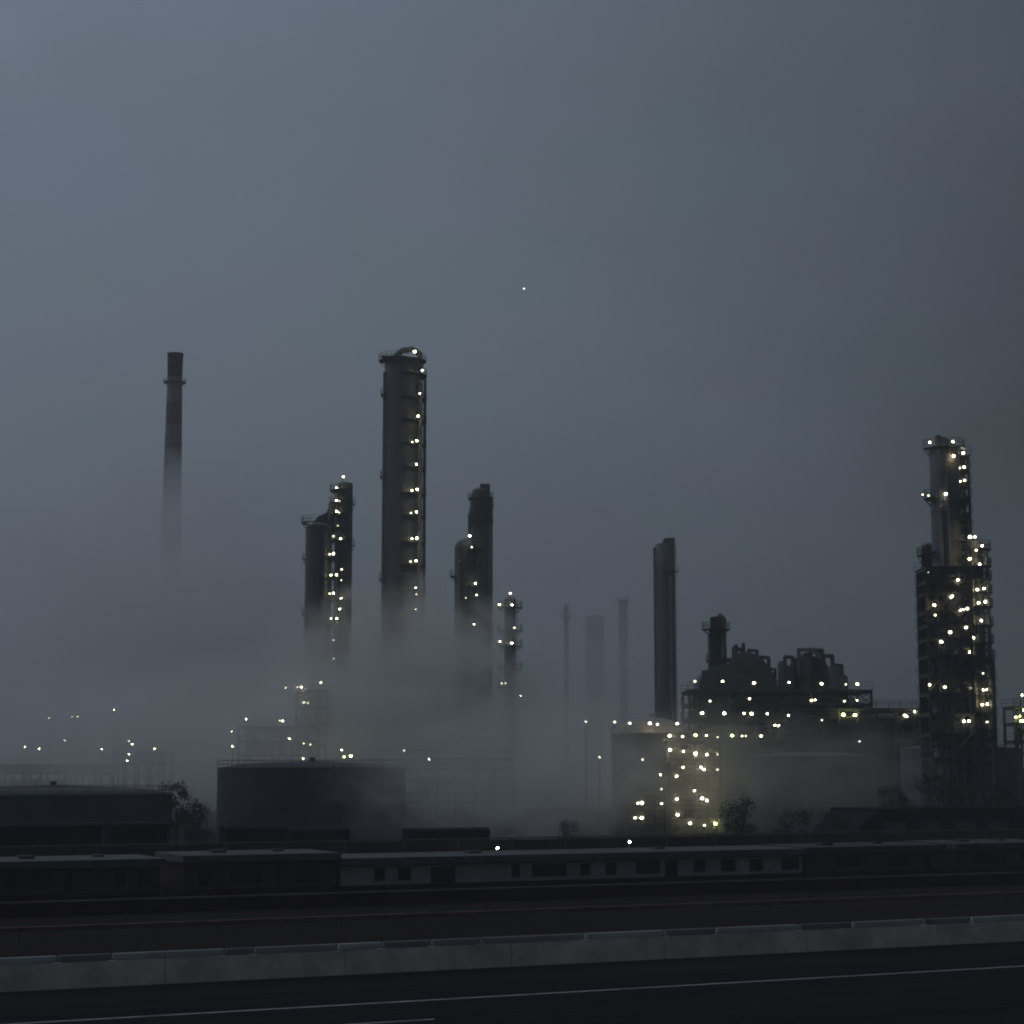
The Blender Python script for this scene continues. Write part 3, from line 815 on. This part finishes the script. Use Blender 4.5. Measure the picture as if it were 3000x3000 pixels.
# lit steel frame
LF = [(1962, 2156, 'w', 1.15), (2000, 2158, 'd', 1.2), (1963, 2197, 'w', 1.1), (2002, 2201, 'w', .75), (2038, 2208, 'w', 1.25), (2071, 2211, 'w', .85),
      (2001, 2248, 'd', 1.2), (2054, 2248, 'w', .95), (2062, 2254, 'w', .9), (1982, 2274, 'w', .9), (2102, 2255, 'd', .8), (2035, 2317, 'w', .75), (1983, 2341, 'w', .95),
      (2057, 2339, 'w', 1.2), (2071, 2345, 'w', .95), (1985, 2387, 'w', 1.0), (2022, 2412, 'w', 1.0), (2096, 2413, 'g', 1.15), (2064, 2418, 'd', 1.1), (2102, 2210, 'd', .6)]
frame('tall open steel frame with lights on every level, right half of the lit pair', 1958, 2108, 256, 7, [2172, 2222, 2268, 2312, 2355, 2402], 4, LF, .75, seed=11, em=M_PIPE)
LF = [(1935, 2270, 'w', .7), (1938, 2312, 'd', .7), (1938, 2354, 'd', 1.1), (1869, 2353, 'd', 1.2), (1881, 2352, 'w', 1.05), (1880, 2396, 'w', 1.2), (1861, 2396, 'd', 1.2)]
frame('low open frame with greenish lit floor beside the tall lit frame', 1852, 1948, 252, 6, [2330, 2372, 2412], 3, LF, .7, seed=14, em=M_PIPE)
# left misty units
frame('misty low process unit with scattered lights left of the wide tank', 700, 935, 305, 9, [2128, 2170, 2210, 2250], 6,
      [(721, 2107, 'w', .95), (828, 2112, 'w', 1.1), (820, 2111, 'd', .9), (848, 2164, 'w', .9), (889, 2179, 'w', .75), (909, 2181, 'd', 1.1), (888, 2223, 'w', .95), (914, 2238, 'd', .9)], .9, seed=21)
frame('misty tall frame at the foot of the left column pair', 870, 960, 318, 6, [2022, 2070, 2120, 2180], 3,
      [(883, 2013, 'w', 1.0), (837, 2015, 'd', .8), (870, 2014, 'd', .8), (890, 2058, 'd', 1.3), (902, 2060, 'd', .9), (940, 2000, 'd', 1.4)], .8, seed=22)
frame('dim lamp lit unit at the far left in the mist behind the low tank', 335, 480, 330, 8, [2205, 2235], 4,
      [(378, 2171, 'd', 1.3), (387, 2181, 'w', 1.0), (378, 2210, 'w', 1.0), (373, 2229, 'w', .95), (453, 2194, 'o', 1.3)], .8, seed=23)
frame('low dark pipe rack running left behind the low storage tank', -140, 330, 338, 5, [2240, 2262], 9, [], .8, seed=24, name='pipe_rack', cat='pipe rack')
frame('low dark pipe rack in the mist between wide tank and lit frames', 1060, 1500, 300, 5, [2222, 2250], 8, [(1184, 2199, 'd', .9)], .8, seed=25, name='pipe_rack', cat='pipe rack')
frame('small frame with glowing greenish lamps above the wide dark tank', 985, 1050, 300, 5, [2236], 2, [(1001, 2197, 'w', .95), (1008, 2217, 'g', 1.3), (1028, 2215, 'g', 1.5)], .9, seed=26)

# ------------------------------------------------------------------ far right lit tower group
YR = 262
LR = [(2724, 1296, 'w', .8), (2792, 1294, 'w', .85), (2794, 1336, 'o', 1.1, .5), (2771, 1447, 'w', 1.0, .5), (2703, 1449, 'd', .8), (2720, 1452, 'd', .8), (2718, 1677, 'd', .7)]
ct = column('distillation_column', 'tall column at the right with lights around its crown', 'column', 2722, 2808, 1304, YR, M_SHELL,
            plats=[(1316, -200, 20, .8), (1462, 120, 230, .9), (1620, 150, 215, 1.4)] + [(y, -70, 10, 1.0) for y in (1470, 1530, 1590)], head=.25,
            pipes=[(-120, .25, 1480, .1), (-95, .2, 1360, .1)], lst=LR, wall_off=.9)
p = W(2745, 1300, YR) - ct.location
b = MB(); b.add([(p.x - .1, p.y - .7, p.z - 1), (p.x + 3.0, p.y - .7, p.z - 1), (p.x + 1.6, p.y - .7, p.z + .5), (p.x - .1, p.y - .7, p.z + 1.2),
                 (p.x - .1, p.y + .7, p.z - 1), (p.x + 3.0, p.y + .7, p.z - 1), (p.x + 1.6, p.y + .7, p.z + .5), (p.x - .1, p.y + .7, p.z + 1.2)],
                [(0, 1, 2, 3), (7, 6, 5, 4), (0, 4, 5, 1), (1, 5, 6, 2), (2, 6, 7, 3), (3, 7, 4, 0)]); b.build('davit_hood', M_SHELL2, ct)
LR = [(2822, 1327, 'w', 1.05), (2825, 1369, 'w', .9), (2812, 1371, 'd', .9), (2826, 1407, 'd', 1.1), (2812, 1410, 'w', .9)]
stair = frame('narrow stair tower hugging the right side of the crowned column', 2806, 2836, YR + 1, 3, [1335, 1375, 1415, 1460, 1505, 1550, 1600, 1650, 1700, 1760, 1820, 1880, 1940, 2000, 2060, 2120, 2200], 1, LR, .9, seed=31, name='stair_tower', cat='stair tower')
LR = [(2842, 1573, 'w', 1.25), (2856, 1573, 'd', 1.3), (2877, 1599, 'w', .9), (2860, 1612, 'd', 1.1), (2841, 1637, 'o', 1.2), (2870, 1653, 'w', .8),
      (2863, 1727, 'w', .9), (2883, 1724, 'w', .9), (2867, 1766, 'w', .9), (2886, 1763, 'w', .95), (2875, 1818, 'w', .95), (2852, 1868, 'w', .95), (2842, 1911, 'w', 1.05), (2880, 1973, 'd', .9),
      (2848, 2016, 'w', 1.1), (2880, 2021, 'w', .8), (2890, 2021, 'w', .9), (2878, 2064, 'o', 1.0), (2892, 2063, 'w', 1.0), (2892, 2115, 'd', 1.0)]
column('distillation_column', 'shorter column crowded with lights right of the crowned column', 'column', 2838, 2878, 1582, YR - 2, M_SHELL,
       plats=[(y, -180, 30, 1.1) for y in (1612, 1662, 1700, 1740, 1780, 1835, 1885, 1930, 1990, 2040, 2090, 2140)], head=.6, pipes=[(-40, .3, 1620, .3), (-130, .25, 1640, .2)], lst=LR, wall_off=.9)
LR = [(2807, 1699, 'w', .9), (2789, 1747, 'w', 1.0), (2787, 1750, 'd', 1.3), (2737, 1773, 'o', 1.1), (2740, 1802, 'd', 1.0), (2834, 1783, 'd', 1.4), (2814, 1788, 'w', .8), (2822, 1786, 'd', 1.0),
      (2830, 1838, 'd', 1.5), (2784, 1852, 'd', 1.7), (2757, 1880, 'd', 1.5), (2760, 1881, 'd', 1.0), (2724, 2006, 'w', .8), (2768, 2013, 'd', 1.4), (2824, 2113, 'w', .95), (2838, 2113, 'w', .95)]
frame('dense dark steel tower wrapped around the crowned column with many lights', 2714, 2838, YR - 4, 6, [1662, 1700, 1735, 1790, 1830, 1870, 1920, 1975, 2030, 2090, 2150, 2220], 4, LR, 1.0, seed=33, infill=1.0)
frame('dark lower annex of the steel tower at its right foot', 2838, 2910, YR - 3, 6, [1935, 1990, 2040, 2100, 2160, 2230], 2, [], 1.0, seed=34, infill=1.0)
column('distillation_column', 'dark round bodied drum on the left flank of the steel tower', 'column', 2698, 2752, 1592, YR + 4, M_SOOT, plats=[(1630, 120, 240, .6), (1812, 120, 240, .6)], head=.8, ladder=None)
frame('greenish lit structure cut by the right edge of the photo', 2972, 3080, YR + 20, 6, [2070, 2118, 2170], 3,
      [(2976, 2101, 'd', 1.3), (2993, 2112, 'g', 1.6), (2990, 2098, 'g', 1.0), (3000, 2080, 'g', 1.0)], .9, seed=36, em=mat('green_lit_drum', (.14, .2, .09), .6))  # equipment colour carries the green of the lamplight

# ------------------------------------------------------------------ lamp masts
POLE = {}


def mast(label, px, py, Y, kd='w', sz=1.0, arm=0):
    p = W(px, py, Y); r = thing('street_lamp', label, 'street lamp', (p.x, p.y, 0), 0, 'lamp masts around the plant')
    b = MB(); b.bar((0, 0, 0), (0, 0, p.z + .35), .14, .08, 8); b.bar((0, 0, p.z + .3), (0, -.8, p.z + .38), .06, .05, 6); b.bar((0, 0, 0), (0, 0, .5), .28, .22, 8)
    b.build('pole', M_STEEL, r)
    b = MB(); b.box((0, -.95, p.z + .33), (.34, .7, .14), 1); b.ball((0, -.95, p.z + .12), .13 * sz, 10, 6, 0)
    b.build('lamp_head', [{'w': G_WHITE, 'd': G_DIM, 'o': G_WARM, 'g': G_GREEN}[kd], M_STEEL], r)


mast('lamp mast standing alone highest above the mist at far left', 337, 2082, 345, 'w', .95)
mast('faint lamp mast high in the mist near the left edge', 146, 2106, 420, 'd', 1.2)
mast('faint lamp mast high in the mist, left of the lone bright mast', 230, 2101, 415, 'd', 1.3)
mast('faint lamp mast beside the faint double light in the left mist', 214, 2102, 425, 'd', 1.0)
mast('blurred lamp mast low in the mist between the left edge lights', 192, 2171, 400, 'd', 1.4)
mast('leftmost lamp mast above the low tank', 78, 2190, 330, 'w', .85)
mast('bright lamp mast second from left above the low tank', 119, 2196, 330, 'o', 1.15)
mast('lamp mast left of the cluster on the dim lamp lit unit', 301, 2197, 335, 'w', 1.05)
mast('upper lamp of the stacked pair left of the misty process unit', 681, 2146, 340, 'w', .95)
mast('lower lamp of the stacked pair left of the misty process unit', 683, 2189, 322, 'w', 1.0)
mast('small lamp mast in mist right of the wide dark tank', 1258, 2226, 290, 'w', .7)
mast('lamp mast on the misty slope left of the pale domed tank', 1756, 2221, 300, 'd', 1.2)
mast('lamp mast just left of the pale domed tank wall', 1854, 2197, 280, 'w', .75)
mast('lamp mast in front of the pale domed tank', 1881, 2228, 275, 'd', 1.1)
mast('low bright lamp post standing by the white cabin roof', 1458, 2487, 190, 'w', .85)
mast('lamp post near the right part of the white cabin roof', 1843, 2469, 195, 'w', .8)
mast('lamp mast beside the greenish structure at the right edge', 2989, 2040, 268, 'w', .8)


mast('faint lamp mast left of the row on the pale domed tank', 1716, 2117, 300, 'd', 1.2)
mast('lamp mast at the left shoulder of the pale domed tank', 1800, 2118, 290, 'd', 1.3)


# ------------------------------------------------------------------ trees
def tree_meshes(seed, h, w):
    rnd = random.Random(seed); tr = MB(); P = [(0, 0, 0)]
    tr.bar((0, 0, 0), (.1, 0, h * .38), .22, .15, 8)
    tips = []
    for i in range(9):
        a_ = rnd.uniform(0, 6.28); q = rnd.uniform(.2, .8) * w / 2; z = rnd.uniform(.5, .9) * h
        tip = (q * math.cos(a_), q * math.sin(a_), z); tips.append(tip); tr.bar((.1, 0, h * rnd.uniform(.25, .4)), tip, .1, .03, 5)
    cr = MB(); cl = []
    for i in range(26):
        a_ = rnd.uniform(0, 6.28); zf = rnd.uniform(.22, 1); q = w / 2 * math.sqrt(rnd.random()) * (1 - max(0, zf - .5) ** 1.6 * 1.2)
        cl.append((q * math.cos(a_), q * math.sin(a_), zf * h * .93, rnd.uniform(.10, .2) * w))
    for x, y, z, rr in cl:
        for i in range(95):
            v_ = Vector((rnd.gauss(0, 1), rnd.gauss(0, 1), rnd.gauss(0, .8))).normalized() * rr * rnd.uniform(.4, 1.1) + Vector((x, y, z))
            n_ = Vector((rnd.gauss(0, 1), rnd.gauss(0, 1), rnd.gauss(0, 1))).normalized(); t_ = n_.orthogonal().normalized(); bt = n_.cross(t_); s_ = rnd.uniform(.10, .22)
            cr.add([v_ - t_ * s_, v_ - bt * s_ * .5, v_ + t_ * s_, v_ + bt * s_ * .5], [(0, 1, 2, 3)])
    return tr.mesh('trunk', M_BARK), cr.mesh('crown', M_LEAF)


TV = [tree_meshes(41 + i, h_, w_) for i, (h_, w_) in enumerate(((8.5, 7), (10, 6.5), (7, 7.5)))]


def tree(label, px, py_top, Y, vi):
    t = W(px, py_top, Y); h_ = (8.5, 10, 7)[vi]; s_ = t.z / h_
    r = thing('tree', label, 'tree', (t.x, t.y, 0), random.uniform(0, 6), 'trees between tanks and wagons')
    link('trunk', TV[vi][0], r, (0, 0, 0), 0, s_); link('crown', TV[vi][1], r, (0, 0, 0), 0, s_)


tree('dark upright tree right of the low storage tank', 522, 2282, 226, 1)
tree('dark tree nearest the left side of the wide dark tank', 575, 2352, 219, 0)
tree('low dark tree left of the low lit frame', 1660, 2400, 228, 0)
tree('dark tree directly right of the tall lit frame', 2170, 2335, 232, 0)
tree('low dark tree left of the black shed with sloping end', 2330, 2372, 228, 2)
tree('dark low tree touching the sloping end of the shed', 2440, 2372, 226, 0)
tree('dark tree behind the black shed, left one', 2620, 2300, 240, 1)
tree('dark tree behind the black shed, middle one below the lit tower', 2760, 2262, 240, 0)
tree('dark tree behind the black shed at the right edge', 2920, 2282, 240, 1)

# ------------------------------------------------------------------ light aircraft far off in the sky
p = W(1535, 847, 4000)
r = thing('light_aircraft', 'tiny aircraft with landing light high in the cloudy sky', 'aircraft', p)
b = MB(); b.bar((0, -3.2, 0), (0, 3.4, 0), .55, .2, 10); b.ball((0, -3.2, 0), .55, 10, 6); b.build('fuselage', M_GALV, r)
b = MB(); b.box((0, -1, .5), (10, 1.4, .16)); b.build('wing', M_GALV, r)
b = MB(); b.box((0, 3.2, .1), (3.2, .8, .1)); b.box((0, 3.3, .7), (.1, .8, 1.2)); b.build('tail', M_GALV, r)
b = MB(); b.ball((0, -4.0, 0), 1.9, 12, 8, 0, .8); b.build('landing_light', G_PLANE, r)


# ------------------------------------------------------------------ air: haze and steam
def vol_mat(name, col, dens, aniso=0.0, scale=None, thresh=.45, soft=.25, seed=0.0, step=1.0, edge=.5, absorb=None):
    m = bpy.data.materials.new(name); m.use_nodes = True; t = m.node_tree; n = t.nodes; l = t.links; n.clear()
    o = n.new('ShaderNodeOutputMaterial'); pv = n.new('ShaderNodeVolumePrincipled')
    pv.inputs['Color'].default_value = (*col, 1); pv.inputs['Anisotropy'].default_value = aniso
    pv.inputs['Density'].default_value = dens
    l.new(pv.outputs[0], o.inputs['Volume'])
    if scale:
        c = n.new('ShaderNodeTexCoord')
        ln = n.new('ShaderNodeVectorMath'); ln.operation = 'LENGTH'; l.new(c.outputs['Object'], ln.inputs[0])
        mp_ = n.new('ShaderNodeMapping'); mp_.inputs['Scale'].default_value = scale; mp_.inputs['Location'].default_value = (seed, seed * .7, 0)
        l.new(c.outputs['Object'], mp_.inputs[0])
        no = n.new('ShaderNodeTexNoise'); no.inputs['Scale'].default_value = 1; no.inputs['Detail'].default_value = 3.5; no.inputs['Roughness'].default_value = .55
        l.new(mp_.outputs[0], no.inputs['Vector'])
        # fall-off from the middle of the cloud, eaten by noise
        nz = n.new('ShaderNodeMath'); nz.operation = 'MULTIPLY_ADD'; l.new(no.outputs['Fac'], nz.inputs[0]); nz.inputs[1].default_value = edge; nz.inputs[2].default_value = -.5 * edge
        fa = n.new('ShaderNodeMath'); fa.operation = 'SUBTRACT'; fa.inputs[0].default_value = 1.0; l.new(ln.outputs['Value'], fa.inputs[1])
        ad = n.new('ShaderNodeMath'); ad.operation = 'ADD'; l.new(fa.outputs[0], ad.inputs[0]); l.new(nz.outputs[0], ad.inputs[1])
        cut = n.new('ShaderNodeMath'); cut.operation = 'MINIMUM'; l.new(ad.outputs[0], cut.inputs[0])
        f3 = n.new('ShaderNodeMath'); f3.operation = 'MULTIPLY'; l.new(fa.outputs[0], f3.inputs[0]); f3.inputs[1].default_value = 4.0; l.new(f3.outputs[0], cut.inputs[1])
        ad = cut
        m2 = n.new('ShaderNodeMapRange'); m2.interpolation_type = 'SMOOTHSTEP'
        m2.inputs['From Min'].default_value = 0.02; m2.inputs['From Max'].default_value = soft
        m2.inputs['To Max'].default_value = dens
        l.new(ad.outputs[0], m2.inputs['Value']); l.new(m2.outputs[0], pv.inputs['Density'])
        m.cycles.volume_step_rate = step
    return m


def only_vol(o):
    pass


b = MB(); b.box((0, 790, 82), (2600, 1740, 166))
haze = b.build('haze', vol_mat('haze_air', (.93, .95, .96), .00052))
tag(haze, 'thin grey evening haze over the whole plant', kind='stuff')

ico = MB(); ico.ball((0, 0, 0), 1.0, 32, 16)
ICO = ico.mesh('steam_cloud', [])


def steam(label, px, py, Y, rx, ry, rz, dens, scale, thresh=.3, soft=.2, seed=0, edge=.3, col=(.99, .994, .984), step=1.0):
    p = W(px, py, Y); me = ICO.copy(); me.materials.append(vol_mat('steam', col, dens, .72, scale, thresh, soft, seed, step, edge))
    o = link('steam_cloud', me, None, p); o.scale = (rx, ry, rz)
    tag(o, label, None, 'drifting steam', 'stuff')


steam('broad steam bank hiding the foot of the tallest column', 1190, 2080, 322, 27, 12, 24, .20, (4.2, 2.2, 3.4), 0, .5, 3, 1.5)
steam('wide low steam drifting over the left of the plant', 400, 1950, 470, 85, 40, 56, .05, (3.6, 2.0, 3.0), 0, .7, 9, 1.4)
steam('high thin steam veil before the lone chimney', 540, 1760, 520, 42, 32, 45, .034, (3.0, 1.6, 2.4), 0, .6, 40, 1.2)
steam('thin steam veil around the faint far columns', 1740, 2060, 480, 54, 34, 42, .04, (3.2, 1.8, 2.8), 0, .7, 14, 1.2)
steam('steam veil before the feet of the left column pair', 870, 2130, 331, 27, 8, 22, .14, (3.6, 2, 3.2), 0, .55, 19, 1.3)
steam('low steam drifting before the left edge lights', 100, 2180, 290, 36, 12, 15, .06, (3.6, 1.8, 3), 0, .6, 27, 1.3)
steam('low ground steam left of the lit steel frame', 1530, 2260, 232, 22, 9, 12, .11, (4, 2, 3.2), 0, .55, 24, 1.4)
steam('low ground steam right of the lit steel frame', 2380, 2280, 244, 20, 8, 10, .045, (3.4, 1.8, 3), 0, .6, 31, 1.2)
steam('thin mist before the left lights and low process units', 640, 2170, 276, 46, 11, 14, .085, (4.4, 1.8, 3), 0, .6, 52, 1.3)
steam('thin glowing mist round the tall lit steel frame', 2040, 2280, 254, 14, 11, 13, .035, (3.4, 1.8, 3), 0, .6, 63, 1.0)
steam('thin mist hanging before the right flank of the wide tank', 1290, 2320, 228, 17, 7, 9, .045, (4, 1.8, 3), 0, .6, 71, 1.3)
